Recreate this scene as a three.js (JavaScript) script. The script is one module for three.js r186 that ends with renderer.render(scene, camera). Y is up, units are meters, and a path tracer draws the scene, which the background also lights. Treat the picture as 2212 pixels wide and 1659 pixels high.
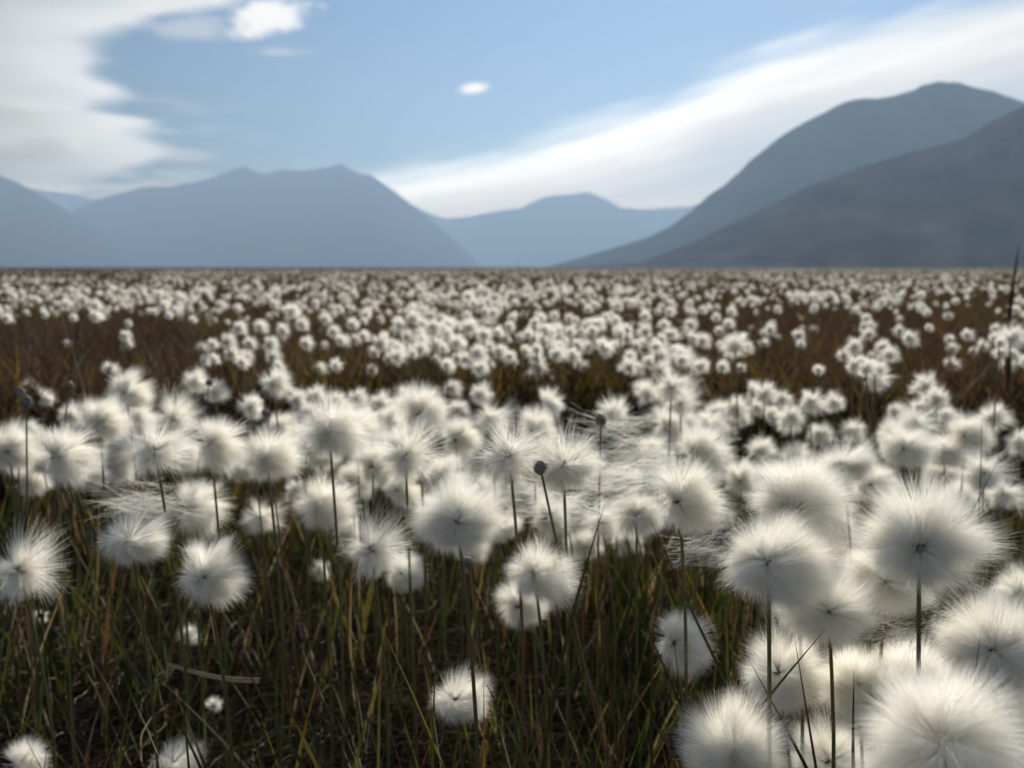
import * as THREE from 'three';
import { ImprovedNoise } from 'three/addons/math/ImprovedNoise.js';
import { mergeGeometries } from 'three/addons/utils/BufferGeometryUtils.js';

// ---------------------------------------------------------------- camera
const scene = new THREE.Scene();
const EYE = 0.34, FOV = 50, PITCH = THREE.MathUtils.degToRad(8.08);
const camera = new THREE.PerspectiveCamera(FOV, 4 / 3, 0.03, 60000);
camera.position.set(0, EYE, 0);
camera.rotation.set(-PITCH, 0, 0);
camera.focus = 0.305;
camera.userData.fStop = 13.5;
const renderer = new THREE.WebGLRenderer({ antialias: true });
renderer.setSize(1024, 768);
renderer.toneMapping = THREE.LinearToneMapping;
const EXPOSURE = 2.3;
renderer.toneMappingExposure = EXPOSURE;
renderer.shadowMap.enabled = true;

// ---------------------------------------------------------------- sun and air
const D2R = Math.PI / 180;
const SUN_AZ = 16, SUN_EL = 30;
const sunDir = new THREE.Vector3(Math.sin(SUN_AZ * D2R) * Math.cos(SUN_EL * D2R), Math.sin(SUN_EL * D2R), -Math.cos(SUN_AZ * D2R) * Math.cos(SUN_EL * D2R));
const sun = new THREE.DirectionalLight(new THREE.Color(1.0, 0.94, 0.84), 5.0);
sun.name = 'sun';
sun.position.copy(sunDir).multiplyScalar(20);
sun.castShadow = true;
sun.shadow.mapSize.set(2048, 2048);
Object.assign(sun.shadow.camera, { left: -6, right: 6, top: 6, bottom: -6, near: 0.1, far: 60 });
sun.shadow.radius = 1;
scene.add(sun, sun.target);
const HAZE = 2.9e-4, AIR_TOP = 820, AIR_REACH = 11300, AIR_GLOW = [0.132, 0.180, 0.234];   // AIR_GLOW: the brightness the haze itself reaches
scene.fog = new THREE.FogExp2(new THREE.Color().setRGB(0.50, 0.72, 1.0), HAZE);

// ---------------------------------------------------------------- helpers
function rng(seed) {
  let a = seed >>> 0;
  return () => { a = (a + 0x6d2b79f5) | 0; let t = Math.imul(a ^ (a >>> 15), 1 | a); t = (t + Math.imul(t ^ (t >>> 7), 61 | t)) ^ t; return ((t ^ (t >>> 14)) >>> 0) / 4294967296; };
}
const perlin = new ImprovedNoise();
const noise = (x, y, z = 0) => perlin.noise(x + 31.7, y + 17.3, z + 5.1);
function fbm(x, y, z = 0, oct = 5) { let s = 0, a = 0.5; for (let i = 0; i < oct; i++, a *= 0.5, x = x * 2.03 + 3.1, y = y * 2.03 + 1.7, z = z * 2.03) s += a * noise(x, y, z); return s; }
const { clamp, lerp } = THREE.MathUtils;
function smoothstep(x, a, b) { const t = clamp((x - a) / (b - a), 0, 1); return t * t * (3 - 2 * t); }
// photograph measurements (taken on a 2212 x 1659 view of it) to directions and places
const FPX = 829.5 / Math.tan(FOV * D2R / 2), CP = Math.cos(PITCH), SP = Math.sin(PITCH);
function place(px, py, depth) {
  const x = (px - 1106) / FPX * depth, y = -(py - 829.5) / FPX * depth;
  return new THREE.Vector3(x, EYE + y * CP - depth * SP, -y * SP - depth * CP);
}
function angles(px, py) { const v = place(px, py, 1); v.y -= EYE; return [Math.atan2(v.x, -v.z) / D2R, Math.atan2(v.y, Math.hypot(v.x, v.z)) / D2R]; }
function seenAt(v) {
  const dy = v.y - EYE, depth = -dy * SP - v.z * CP, up = dy * CP - v.z * SP;
  return [1106 + v.x / depth * FPX, 829.5 - up / depth * FPX, depth];
}
const used = new Map();
function numbered(name) { const n = used.get(name) || 0; used.set(name, n + 1); return n ? name + '_' + String(n).padStart(3, '0') : name; }
function shadows(o) { o.traverse((m) => { if (m.isMesh) { m.castShadow = true; m.receiveShadow = true; } }); return o; }
function tag(o, label, category, group) { o.userData.label = label; o.userData.category = category; if (group) o.userData.group = group; return o; }
function groundY(x, z) {
  const r = Math.hypot(x, z), near = 1 - smoothstep(r, 3, 14);
  return near * (0.016 * noise(x * 2.6, z * 2.6) + 0.010 * noise(x * 7, z * 7, 3)) + smoothstep(r, 4, 40) * 0.05 * noise(x * 0.11, z * 0.11, 9) + smoothstep(r, 30, 220) * 0.30 * noise(x * 0.021, z * 0.021, 5);
}

// ---------------------------------------------------------------- sky (air and clouds)
const SKY = { zenith: [0.10, 0.19, 0.43], mid: [0.235, 0.395, 0.67], low: [0.43, 0.64, 0.83], horizon: [0.64, 0.74, 0.80] };
function skyTexture() {
  const W = 2048, H = 1024, data = new Float32Array(W * H * 4);
  const P = (x, y) => angles(x, y);
  const puff = (az, el, [x, y], rx, ry, tilt = 0) => {       // lens-shaped cloud, sizes in degrees
    const dx = az - x, dy = el - y, c = Math.cos(tilt), s = Math.sin(tilt);
    return 1 - Math.hypot((dx * c + dy * s) / rx, (-dx * s + dy * c) / ry);
  };
  const bandTop = [[760, 385], [900, 352], [1000, 335], [1150, 300], [1300, 262], [1450, 220], [1560, 150], [1660, 105], [1800, 75], [1950, 45], [2100, 5], [2300, -50], [2700, -120]].map(([x, y]) => P(x, y));
  const bankEdge = [[560, -60], [520, -5], [430, 22], [330, 38], [262, 62], [238, 105], [236, 150], [252, 180], [292, 212], [230, 240], [330, 262], [300, 300], [380, 330], [260, 380], [150, 430]].map(([x, y]) => P(x, y));
  const onLine = (pts, k, v) => {                            // the other coordinate of a polyline at coordinate k = v
    for (let i = 1; i < pts.length; i++) { const a = pts[i - 1][k], b = pts[i][k]; if ((v - a) * (v - b) <= 0 && a !== b) return lerp(pts[i - 1][1 - k], pts[i][1 - k], (v - a) / (b - a)); }
    return null;
  };
  const lens = P(578, 36), lens2 = P(1026, 190), wisp = P(600, 113), tail = P(420, 62), spot = P(165, 315);
  for (let row = 0; row < H; row++) {
    const el = ((row + 0.5) / H - 0.5) * 180, up = el * D2R, sy = Math.sin(up), cy = Math.cos(up);
    for (let col = 0; col < W; col++) {
      const ph = ((col + 0.5) / W - 0.5) * 2 * Math.PI, x = Math.cos(ph) * cy, z = Math.sin(ph) * cy;
      const az = Math.atan2(x, -z) / D2R, cosSun = x * sunDir.x + sy * sunDir.y + z * sunDir.z, off = Math.acos(clamp(cosSun, -1, 1)) / D2R;
      const e = Math.max(0, el), a = smoothstep(e, 0, 9), b = smoothstep(e, 4, 21), c = smoothstep(e, 22, 85);
      const glow = 0.55 * Math.exp(-off / 11) + 0.22 * Math.exp(-off / 32);
      const rgb = [0, 0, 0];
      for (let k = 0; k < 3; k++) {
        let v = lerp(lerp(lerp(SKY.horizon[k], SKY.low[k], a), SKY.mid[k], b), SKY.zenith[k], c);
        rgb[k] = v * (0.38 + 0.57 * smoothstep(off, 64, 13)) + glow * [0.36, 0.38, 0.40][k];
      }
      // clouds: opacity and brightness
      let op = 0, wh = [0.78, 0.79, 0.78];
      const lay = (o2, col2) => { o2 = clamp(o2, 0, 1); wh = wh.map((v, k) => (op + o2 > 0 ? lerp(v, col2[k], o2 / Math.max(1e-4, op + o2 - op * o2)) : v)); op = op + o2 - op * o2; };
      if (el > -2) {
        const sx = az * 0.05, se = el * 0.28, st = fbm(sx * 1.6, se * 1.3, 2), st2 = fbm(sx * 5, se * 3, 7), round = Math.abs(az) > 60 ? 1 : 0;
        // high sheet over the rest of the sky, so that light comes from the same kind of sky all round
        const k = 1 / (sy + 0.12), px = x * k, pz = z * k, sheet = fbm(px * 1.1 + 4, pz * 0.45, 11, 5);
        const inFrame = smoothstep(36 - Math.abs(az), 0, 8) * smoothstep(19 - el, 0, 4);
        lay(smoothstep(sheet, -0.02, 0.30) * 0.55 * (1 - inFrame), [0.50, 0.51, 0.52].map((v) => v * (0.55 + 0.45 * smoothstep(off, 120, 30))));
        // left bank
        const edge = onLine(bankEdge, 1, el);
        if (edge !== null && az < 0) {
          const d = edge + 2.0 * st + 1.2 * st2 - az, low = smoothstep(el, 4.5, 9);
          const body = smoothstep(d, -0.9, 1.6) * lerp(0.30 + 0.9 * (st + 0.30), 0.93 + 0.35 * st, low);
          const lit = smoothstep(d, 9, 0.5), g = lerp(0.56, 0.84, lit) + 0.14 * st2;
          lay(clamp(body, 0, 0.97) * smoothstep(az, -75, -40), [g, g * 1.005, g]);
        }
        // streaks under the bank
        const sk = fbm(az * 0.10 + 2, el * 1.1, 21) + 0.5 * fbm(az * 0.3, el * 2.2, 4);
        lay(smoothstep(sk, 0.0, 0.35) * 0.55 * smoothstep(az, -14, -24) * smoothstep(el, 2, 4) * smoothstep(el, 11.5, 8.5), [0.68, 0.70, 0.70]);
        // right band, brightest along its upper edge
        const top = onLine(bandTop, 0, az);
        if (top !== null) {
          const d = top + 0.9 * st + 0.25 * st2 - el, streak = 0.16 * fbm(az * 0.07, (el - az * 0.22) * 0.9, 31);
          const feather = fbm(az * 0.12 + 3, (el - az * 0.22) * 1.1, 51, 5), thick = smoothstep(d + 1.5 * feather, -1.2, 2.2), core = Math.exp(-Math.max(0, d - 1.5) / 2.2);
          const far = smoothstep(az, 30, 6), g = lerp(0.62, 1.10, core * (0.55 + 0.45 * far)) + streak;
          lay(thick * clamp(0.97 - 0.35 * smoothstep(d, 2.4, 6) * smoothstep(el, 1, 6) + streak, 0, 1), [g, g * 1.0, g * lerp(1.03, 0.975, core)]);
        }
        // pale low cloud on the horizon
        lay(0.75 * smoothstep(el, 5.6 + 2 * st, 2.5) , [0.84, 0.83, 0.78]);
        const lensN = 0.55 * fbm(az * 0.45, el * 1.0, 41) + 0.22 * fbm(az * 1.6, el * 3.2, 43);
        lay(smoothstep(puff(az, el, lens, 3.3, 1.35, 0.16) + lensN * 1.3, 0.02, 0.55), [0.92, 0.92, 0.90]);
        lay(0.5 * smoothstep(puff(az, el, tail, 3.8, 0.9, 0.12) + lensN, 0.0, 0.8), [0.72, 0.73, 0.73]);
        lay(0.45 * smoothstep(puff(az, el, wisp, 3.0, 0.36, 0.03) + lensN, 0.0, 0.9), [0.75, 0.76, 0.78]);
        lay(smoothstep(puff(az, el, lens2, 1.35, 0.40, 0.12) + 0.8 * lensN, 0.0, 0.7), [0.95, 0.95, 0.93]);
        lay(0.7 * smoothstep(puff(az, el, spot, 0.7, 0.35), 0.0, 0.9), [0.82, 0.81, 0.78]);
      }
      const i = (row * W + col) * 4;
      const through = Math.exp(-HAZE * Math.min(AIR_REACH, AIR_TOP / Math.max(1e-3, sy)));     // the haze built in front of this sky adds its own light
      for (let k = 0; k < 3; k++) { const seen = lerp(rgb[k], wh[k] * (0.96 + 0.55 * glow), op) / EXPOSURE; data[i + k] = clamp((seen - AIR_GLOW[k] * (1 - through)) / through, 0.02, 6); }
      data[i + 3] = 1;
    }
  }
  const t = new THREE.DataTexture(data, W, H, THREE.RGBAFormat, THREE.FloatType);
  t.mapping = THREE.EquirectangularReflectionMapping; t.magFilter = t.minFilter = THREE.LinearFilter; t.needsUpdate = true;
  return t;
}
scene.background = skyTexture();
scene.environment = scene.background;

// ---------------------------------------------------------------- textures and materials
function tex(size, f, srgb = false) {
  const d = new Uint8Array(size * size * 4);
  for (let y = 0; y < size; y++) for (let x = 0; x < size; x++) { const v = f(x / size, y / size), i = (y * size + x) * 4; for (let k = 0; k < 3; k++) d[i + k] = clamp(Math.round(255 * (Array.isArray(v) ? v[k] : v)), 0, 255); d[i + 3] = 255; }
  const t = new THREE.DataTexture(d, size, size); t.wrapS = t.wrapT = THREE.RepeatWrapping; t.magFilter = THREE.LinearFilter; t.minFilter = THREE.LinearMipmapLinearFilter; t.generateMipmaps = true; if (srgb) t.colorSpace = THREE.SRGBColorSpace; t.needsUpdate = true; return t;
}
function tileable(u, v, n, z, oct = 4) {      // fbm that repeats over the unit square
  const f = (a, b) => fbm(a * n, b * n, z, oct), wu = smoothstep(u, 0.75, 1), wv = smoothstep(v, 0.75, 1);
  return lerp(lerp(f(u, v), f(u - 1, v), wu), lerp(f(u, v - 1), f(u - 1, v - 1), wu), wv);
}
const peatMap = tex(512, (u, v) => { const a = 0.5 + tileable(u, v, 9, 1), b = 0.5 + tileable(u, v, 40, 2, 3); const g = 0.55 + 0.5 * (a - 0.5) + 0.7 * (b - 0.5); return [g, g * (0.93 + 0.1 * a), g * 0.86]; });
const peatBump = tex(512, (u, v) => 0.5 + 0.8 * tileable(u, v, 24, 5, 5));
const rockMap = tex(512, (u, v) => { const a = tileable(u, v, 5, 7, 6), b = tileable(u, v, 22, 8, 4); const g = 0.62 + 0.75 * a + 0.4 * b; return [g, g, g * 0.98]; });

const M = {
  wool: new THREE.MeshPhysicalMaterial({ name: 'wool', color: new THREE.Color().setRGB(0.955, 0.932, 0.865), roughness: 1, transmission: 0.52, thickness: 0, side: THREE.DoubleSide, specularIntensity: 0.6 }),
  core: new THREE.MeshStandardMaterial({ name: 'core', color: new THREE.Color().setRGB(0.15, 0.112, 0.066), roughness: 0.9, side: THREE.DoubleSide }),
  bud: new THREE.MeshStandardMaterial({ name: 'bud', color: new THREE.Color().setRGB(0.19, 0.17, 0.15), roughness: 0.95, side: THREE.DoubleSide }),
  stem: new THREE.MeshStandardMaterial({ name: 'stem', color: new THREE.Color().setRGB(0.10, 0.10, 0.036), roughness: 0.5 }),
  stemBrown: new THREE.MeshStandardMaterial({ name: 'stem_brown', color: new THREE.Color().setRGB(0.13, 0.07, 0.028), roughness: 0.55 }),
  blade: new THREE.MeshPhysicalMaterial({ name: 'blade', color: 0xffffff, vertexColors: true, roughness: 1, transmission: 0.4, thickness: 0, side: THREE.DoubleSide, specularIntensity: 0.5 }),
  bladeGlossy: new THREE.MeshStandardMaterial({ name: 'blade_glossy', color: 0xffffff, vertexColors: true, roughness: 0.45, side: THREE.DoubleSide }),
  peat: new THREE.MeshPhysicalMaterial({ name: 'peat', specularIntensity: 0.1, color: 0xffffff, vertexColors: true, map: peatMap, bumpMap: peatBump, bumpScale: 0.01, roughness: 1 }),
  rock: new THREE.MeshPhysicalMaterial({ name: 'rock', specularIntensity: 0, color: 0xffffff, vertexColors: true, map: rockMap, roughness: 1 }),
};

// ---------------------------------------------------------------- ground, out to the horizon
{
  const rings = 150, segs = 160, pos = [], uv = [], col = [], idx = [];
  for (let i = 0; i <= rings; i++) {
    const r = i === 0 ? 0 : 0.06 * Math.pow(11200 / 0.06, (i - 1) / (rings - 1));
    for (let j = 0; j <= segs; j++) {
      const t = j / segs * Math.PI * 2, x = Math.sin(t) * r, z = -Math.cos(t) * r;
      pos.push(x, groundY(x, z), z); uv.push(x / 0.7, z / 0.7);
      const n = fbm(x * 0.35, z * 0.35, 3), f = smoothstep(r, 6, 40);
      const a = [0.045, 0.032, 0.022], b = [0.052, 0.038, 0.028], g = 1 + 0.9 * n;
      for (let k = 0; k < 3; k++) col.push(lerp(a[k], b[k], f) * g);
    }
  }
  for (let i = 0; i < rings; i++) for (let j = 0; j < segs; j++) { const a = i * (segs + 1) + j, b = a + 1, c = a + segs + 1, d = c + 1; idx.push(a, b, c, b, d, c); }
  const g = new THREE.BufferGeometry();
  g.setAttribute('position', new THREE.Float32BufferAttribute(pos, 3)); g.setAttribute('uv', new THREE.Float32BufferAttribute(uv, 2)); g.setAttribute('color', new THREE.Float32BufferAttribute(col, 3)); g.setIndex(idx); g.computeVertexNormals();
  if (g.attributes.normal.getY(400) < 0) { const n = g.attributes.normal.array; for (let i = 0; i < n.length; i++) n[i] = -n[i]; g.setIndex(idx.map((_, i) => idx[i - i % 3 + 2 - i % 3])); }
  const m = new THREE.Mesh(g, M.peat); m.name = 'ground'; m.userData.kind = 'structure'; scene.add(shadows(m));
}

// ---------------------------------------------------------------- mountains
function mountain(crest, dist, front, tint, seed, snow = 0, rough = 1) {
  // crest: skyline points; dist(az) in metres; front: how far the slope runs towards the viewer as a share of dist
  const pts = crest.map(([x, y]) => angles(x, y)), az0 = pts[0][0], az1 = pts[pts.length - 1][0], U = 150, V = 44;
  const pos = [], uv = [], col = [], idx = [];
  for (let i = 0; i <= U; i++) {
    const az = lerp(az0, az1, i / U);
    let k = 1; while (k < pts.length - 1 && pts[k][0] < az) k++;
    const s = (az - pts[k - 1][0]) / (pts[k][0] - pts[k - 1][0]), el = lerp(pts[k - 1][1], pts[k][1], clamp(s, 0, 1));
    const d0 = dist(az), top = Math.max(0, d0 * Math.tan(el * D2R));
    for (let j = 0; j <= V; j++) {
      const v = j / V * 1.6 - 1, q = Math.abs(v) / (v < 0 ? 1 : 0.6);        // -1 front foot, 0 crest, 0.6 back foot
      const d = d0 * (1 + v * front * (0.35 + 0.65 * Math.min(1, top / (0.1 * d0)))) ;
      const x = Math.sin(az * D2R) * d, z = -Math.cos(az * D2R) * d;
      const fall = Math.max(0, 1 - q), profile = Math.pow(fall, 1.25);
      const rid = 1 - Math.abs(fbm(az * 0.55 + seed, v * 1.5 + seed * 3, 0, 5)) * 2.2, spur = profile * (1 + 0.05 * Math.min(rough, 2.6) * q * (1 - q) * 4 * (rid - 0.62));
      const crag = top * 0.012 * fbm(az * 5 + seed, v * 6, 4, 4) * fall;
      pos.push(x, top * spur + crag - 4 * q, z); uv.push(x / (0.22 * d0), (z + top * spur * 1.5) / (0.22 * d0));
      const n = fbm(az * 0.4 + seed + v * 1.2, v * 6, 9, 5), sn = snow * smoothstep(fbm(az * 1.4 + seed, v * 5, 14, 4), 0.12, 0.2) * smoothstep(fall, 0.55, 0.9);
      for (let c = 0; c < 3; c++) col.push(lerp(tint[c] * Math.max(0.2, 1 + 0.9 * rough * n), 0.75, sn));
    }
  }
  for (let i = 0; i < U; i++) for (let j = 0; j < V; j++) { const a = i * (V + 1) + j, b = a + 1, c = a + V + 1, d = c + 1; idx.push(a, c, b, b, c, d); }
  const g = new THREE.BufferGeometry();
  g.setAttribute('position', new THREE.Float32BufferAttribute(pos, 3)); g.setAttribute('uv', new THREE.Float32BufferAttribute(uv, 2)); g.setAttribute('color', new THREE.Float32BufferAttribute(col, 3)); g.setIndex(idx); g.computeVertexNormals();
  const m = new THREE.Mesh(g, M.rock); m.name = numbered('mountain'); m.userData.kind = 'structure'; scene.add(shadows(m));
  return m;
}
const km = (a) => () => a * 1000;
mountain([[-900, 560], [-600, 420], [-350, 330], [-200, 320], [-80, 345], [0, 376], [32, 388], [70, 408], [130, 443], [190, 480], [250, 520], [300, 552], [345, 580]], km(4.8), 0.35, [0.04, 0.038, 0.032], 1);
mountain([[-150, 380], [0, 396], [75, 405], [150, 415], [205, 428], [260, 452], [330, 500], [400, 578]], km(8.5), 0.2, [0.06, 0.058, 0.052], 2, 0.6);
mountain([[60, 580], [120, 500], [165, 448], [205, 430], [240, 420], [300, 403], [332, 399], [362, 401], [400, 393], [440, 387], [482, 371], [512, 360], [530, 356], [550, 366], [572, 373], [595, 366], [612, 362], [652, 366], [692, 360], [712, 358], [722, 352], [737, 350], [752, 358], [772, 370], [800, 374], [850, 408], [900, 448], [950, 490], [1000, 535], [1045, 581]], km(6), 0.3, [0.042, 0.04, 0.035], 3);
mountain([[860, 578], [890, 440], [920, 455], [962, 470], [1000, 467], [1060, 456], [1110, 447], [1150, 460], [1250, 470], [1340, 446], [1390, 450], [1440, 447], [1495, 442], [1560, 432], [1640, 430], [1760, 578]], km(10.6), 0.05, [0.06, 0.058, 0.052], 4, 0.6);
mountain([[960, 580], [1000, 492], [1060, 465], [1118, 450], [1150, 434], [1172, 424], [1195, 419], [1230, 417], [1268, 411], [1300, 424], [1318, 432], [1342, 447], [1390, 472], [1440, 500], [1490, 532], [1545, 579]], km(10), 0.2, [0.045, 0.043, 0.038], 5);
mountain([[1170, 579], [1240, 560], [1300, 542], [1360, 524], [1400, 511], [1450, 486], [1495, 452], [1530, 420], [1545, 410], [1562, 399], [1600, 365], [1622, 340], [1645, 322], [1700, 281], [1760, 247], [1780, 238], [1820, 216], [1866, 205], [1910, 205], [1950, 196], [1990, 178], [2028, 170], [2075, 173], [2130, 185], [2180, 204], [2214, 216], [2320, 260], [2500, 340], [2800, 450], [3000, 575]], km(2.6), 0.34, [0.036, 0.033, 0.030], 6, 0, 3.2);
mountain([[1210, 579], [1385, 566], [1506, 516], [1606, 470], [1680, 432], [1756, 395], [1850, 360], [1956, 328], [2050, 305], [2090, 290], [2146, 252], [2214, 222], [2330, 190], [2500, 180], [2750, 260], [3000, 420], [3200, 575]], km(1.5), 0.40, [0.050, 0.039, 0.036], 7, 0, 2.6);

// ---------------------------------------------------------------- geometry of wool, stems and leaves
const V3 = (x, y, z) => new THREE.Vector3(x, y, z);
class Strips {
  constructor() { this.p = []; this.n = []; this.i = []; this.c = []; }
  // a thin tapering ribbon along points (array of Vector3), half widths by share of length
  ribbon(pts, side, half, color) {
    const start = this.p.length / 3, N = pts.length, nn = V3(), t = V3();
    for (let k = 0; k < N; k++) {
      const h = half(k / (N - 1)), p = pts[k];
      t.subVectors(pts[Math.min(N - 1, k + 1)], pts[Math.max(0, k - 1)]); nn.crossVectors(side, t).normalize();
      this.p.push(p.x - side.x * h, p.y - side.y * h, p.z - side.z * h, p.x + side.x * h, p.y + side.y * h, p.z + side.z * h);
      this.n.push(nn.x, nn.y, nn.z, nn.x, nn.y, nn.z);
      if (color) { const c = color(k / (N - 1)); this.c.push(...c, ...c); }
      if (k) { const a = start + 2 * (k - 1); this.i.push(a, a + 1, a + 2, a + 1, a + 3, a + 2); }
    }
  }
  build() {
    const g = new THREE.BufferGeometry();
    g.setAttribute('position', new THREE.Float32BufferAttribute(this.p, 3)); g.setAttribute('normal', new THREE.Float32BufferAttribute(this.n, 3));
    if (this.c.length) g.setAttribute('color', new THREE.Float32BufferAttribute(this.c, 3));
    g.setIndex(this.i); return g;
  }
}
const WIND = V3(0.70, 0.22, -0.68).normalize(), LEE = V3(0.52, -0.34, -0.78).normalize();   // LEE: the side on which the wool is thickest
function onSphere(R) { const z = 2 * R() - 1, t = 2 * Math.PI * R(), s = Math.sqrt(1 - z * z); return V3(s * Math.cos(t), z, s * Math.sin(t)); }
// a head of wool about 1 across, its seed core at the origin
function woolHead(seed, count, width, segs, windy, open = 1, ragged = 1) {
  const R = rng(seed), S = new Strips(), per = Math.max(3, Math.min(16, Math.round(count / 260)));
  const lee = LEE.clone().addScaledVector(onSphere(R), 0.75).normalize(), long = V3(0.8, 0.5, -0.3).addScaledVector(onSphere(R), 0.5).normalize();   // every head is thick and long on a side of its own
  const q1 = R() * 9, fall = V3(0.1, -1, 0), round = V3();
  for (let n = 0; n < count;) {
    const c = onSphere(R), along = c.dot(lee);
    if (R() > lerp(0.9, 0.02 + 0.98 * smoothstep(along, -0.78, 0.15), open)) continue;
    if (c.y < -0.86 && R() < 0.5) continue;
    // neighbouring tufts blow much the same way
    const sway = V3(noise(c.x * 1.6 + q1, c.y * 1.6, c.z * 1.6), noise(c.y * 1.6 + q1, c.z * 1.6, c.x * 1.6 + 4), noise(c.z * 1.6 + q1, c.x * 1.6, c.y * 1.6 + 8)).multiplyScalar(1.4 * ragged);
    const tuft = (0.50 + 0.08 * R()) * (1 + 0.36 * ragged * noise(c.x * 2.1 + q1, c.y * 2.1, c.z * 2.1 + 2)) * (0.90 + 0.22 * c.dot(long)), lean = onSphere(R).multiplyScalar(0.34);
    round.crossVectors(c, WIND);                 // a slight common swirl, as combed by the wind
    for (let k = 0; k < per; k++, n++) {
      const d = c.clone().addScaledVector(onSphere(R), 0.24 * Math.sqrt(R())).normalize();
      const stray = R() < 0.04, L = tuft * (0.66 + 0.36 * Math.sqrt(R())) * (stray ? 1.14 : 1), curl = onSphere(R).multiplyScalar(stray ? 0.50 : 0.26).add(lean).add(sway).addScaledVector(WIND, windy * (0.55 - 0.35 * d.dot(WIND))).addScaledVector(fall, 0.45 - 0.25 * d.y).addScaledVector(round, 0.30);
      const wave = onSphere(R).multiplyScalar(0.012 * R()), pts = [], p = d.clone().multiplyScalar(0.05), dir = d.clone();
      for (let j = 0; j <= segs; j++) {
        const t = j / segs;
        pts.push(p.clone().addScaledVector(wave, Math.sin(t * 8)));
        dir.addScaledVector(curl, 1.25 / segs * (0.35 + t)).normalize();
        p.addScaledVector(dir, L / segs);
      }
      S.ribbon(pts, V3().crossVectors(d, onSphere(R)).normalize(), (t) => width * 0.5 * (1 - 0.85 * t * t));
    }
  }
  return S.build();
}
// the dark middle: a lump of scales with short dark bristles
function seedCore(seed, size, bristles, reach) {
  const R = rng(seed), g = new THREE.SphereGeometry(size, 10, 8), p = g.attributes.position;
  for (let i = 0; i < p.count; i++) { const v = V3().fromBufferAttribute(p, i), k = 1 + 0.35 * noise(v.x / size * 1.7 + seed, v.y / size * 1.7, v.z / size * 1.7); p.setXYZ(i, v.x * k, v.y * k * 1.35, v.z * k); }
  g.computeVertexNormals(); g.deleteAttribute('uv');
  const S = new Strips();
  for (let k = 0; k < bristles; k++) {
    const d = onSphere(R), side = V3().crossVectors(d, onSphere(R)).normalize(), L = reach * (0.5 + 0.6 * R()), b = onSphere(R).multiplyScalar(0.2 * L);
    S.ribbon([d.clone().multiplyScalar(size * 0.7), d.clone().multiplyScalar(size * 0.7 + L * 0.5).addScaledVector(b, 0.3), d.clone().multiplyScalar(size * 0.7 + L).add(b)], side, (t) => size * (0.06 * (1 - t) + 0.016));
  }
  return mergeGeometries([g, S.build()]);
}
// an upright stalk of height 1 whose thickness is in metres
function stalk(seed, radius, bow) {
  const R = rng(seed), a = R() * 6.283, pts = [];
  for (let k = 0; k <= 8; k++) { const t = k / 8; pts.push(V3(Math.cos(a) * bow * Math.sin(Math.PI * t), t, Math.sin(a) * bow * Math.sin(Math.PI * t))); }
  const pos = [], nor = [], idx = [], N = 6;
  pts.forEach((p, k) => { const t = k / 8, r = radius * (1.12 - 0.34 * t); for (let j = 0; j < N; j++) { const q = j / N * 6.2832; pos.push(p.x + Math.cos(q) * r, p.y, p.z + Math.sin(q) * r); nor.push(Math.cos(q), 0, Math.sin(q)); } });
  for (let k = 0; k < 8; k++) for (let j = 0; j < N; j++) { const b = k * N + j, c = k * N + (j + 1) % N; idx.push(b, b + N, c, c, b + N, c + N); }
  const g = new THREE.BufferGeometry(); g.setAttribute('position', new THREE.Float32BufferAttribute(pos, 3)); g.setAttribute('normal', new THREE.Float32BufferAttribute(nor, 3)); g.setIndex(idx); return g;
}
const G = { fine: [], near: [], mid: [], far: [], still: [], stems: [], cores: [] };
for (let k = 0; k < 4; k++) G.fine.push(woolHead(100 + k, 19000, 0.0017, 6, 0.6 + 0.3 * k, [1, 0.92, 1, 0.85][k]));
for (let k = 0; k < 3; k++) G.still.push(woolHead(200 + k, 18000, 0.0018, 6, 0.35 + 0.2 * k, 0.15));
for (let k = 0; k < 6; k++) G.near.push(woolHead(300 + k, 6500, 0.0033, 4, 0.45 + 0.25 * k, [1, 0.5, 1, 0.3, 0.9, 0.6][k]));
for (let k = 0; k < 2; k++) G.near.push(woolHead(350 + k, 3000, 0.0034, 5, 0.8 + 0.5 * k, 0.7, 2.3));
for (let k = 0; k < 6; k++) G.mid.push(woolHead(400 + k, 1500, 0.0080, 3, 0.4 + 0.2 * k, 0.15 + 0.12 * k, 1 + 0.35 * (k % 3)));
for (let k = 0; k < 4; k++) G.far.push(woolHead(500 + k, 190, 0.032, 2, 0.3 + 0.2 * k, 0.2, 1.6));
for (let k = 0; k < 5; k++) G.stems.push(stalk(600 + k, 0.00092, 0.0015 + 0.0022 * k));
for (let k = 0; k < 4; k++) G.cores.push(seedCore(700 + k, 0.032, 150, 0.12));

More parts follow.
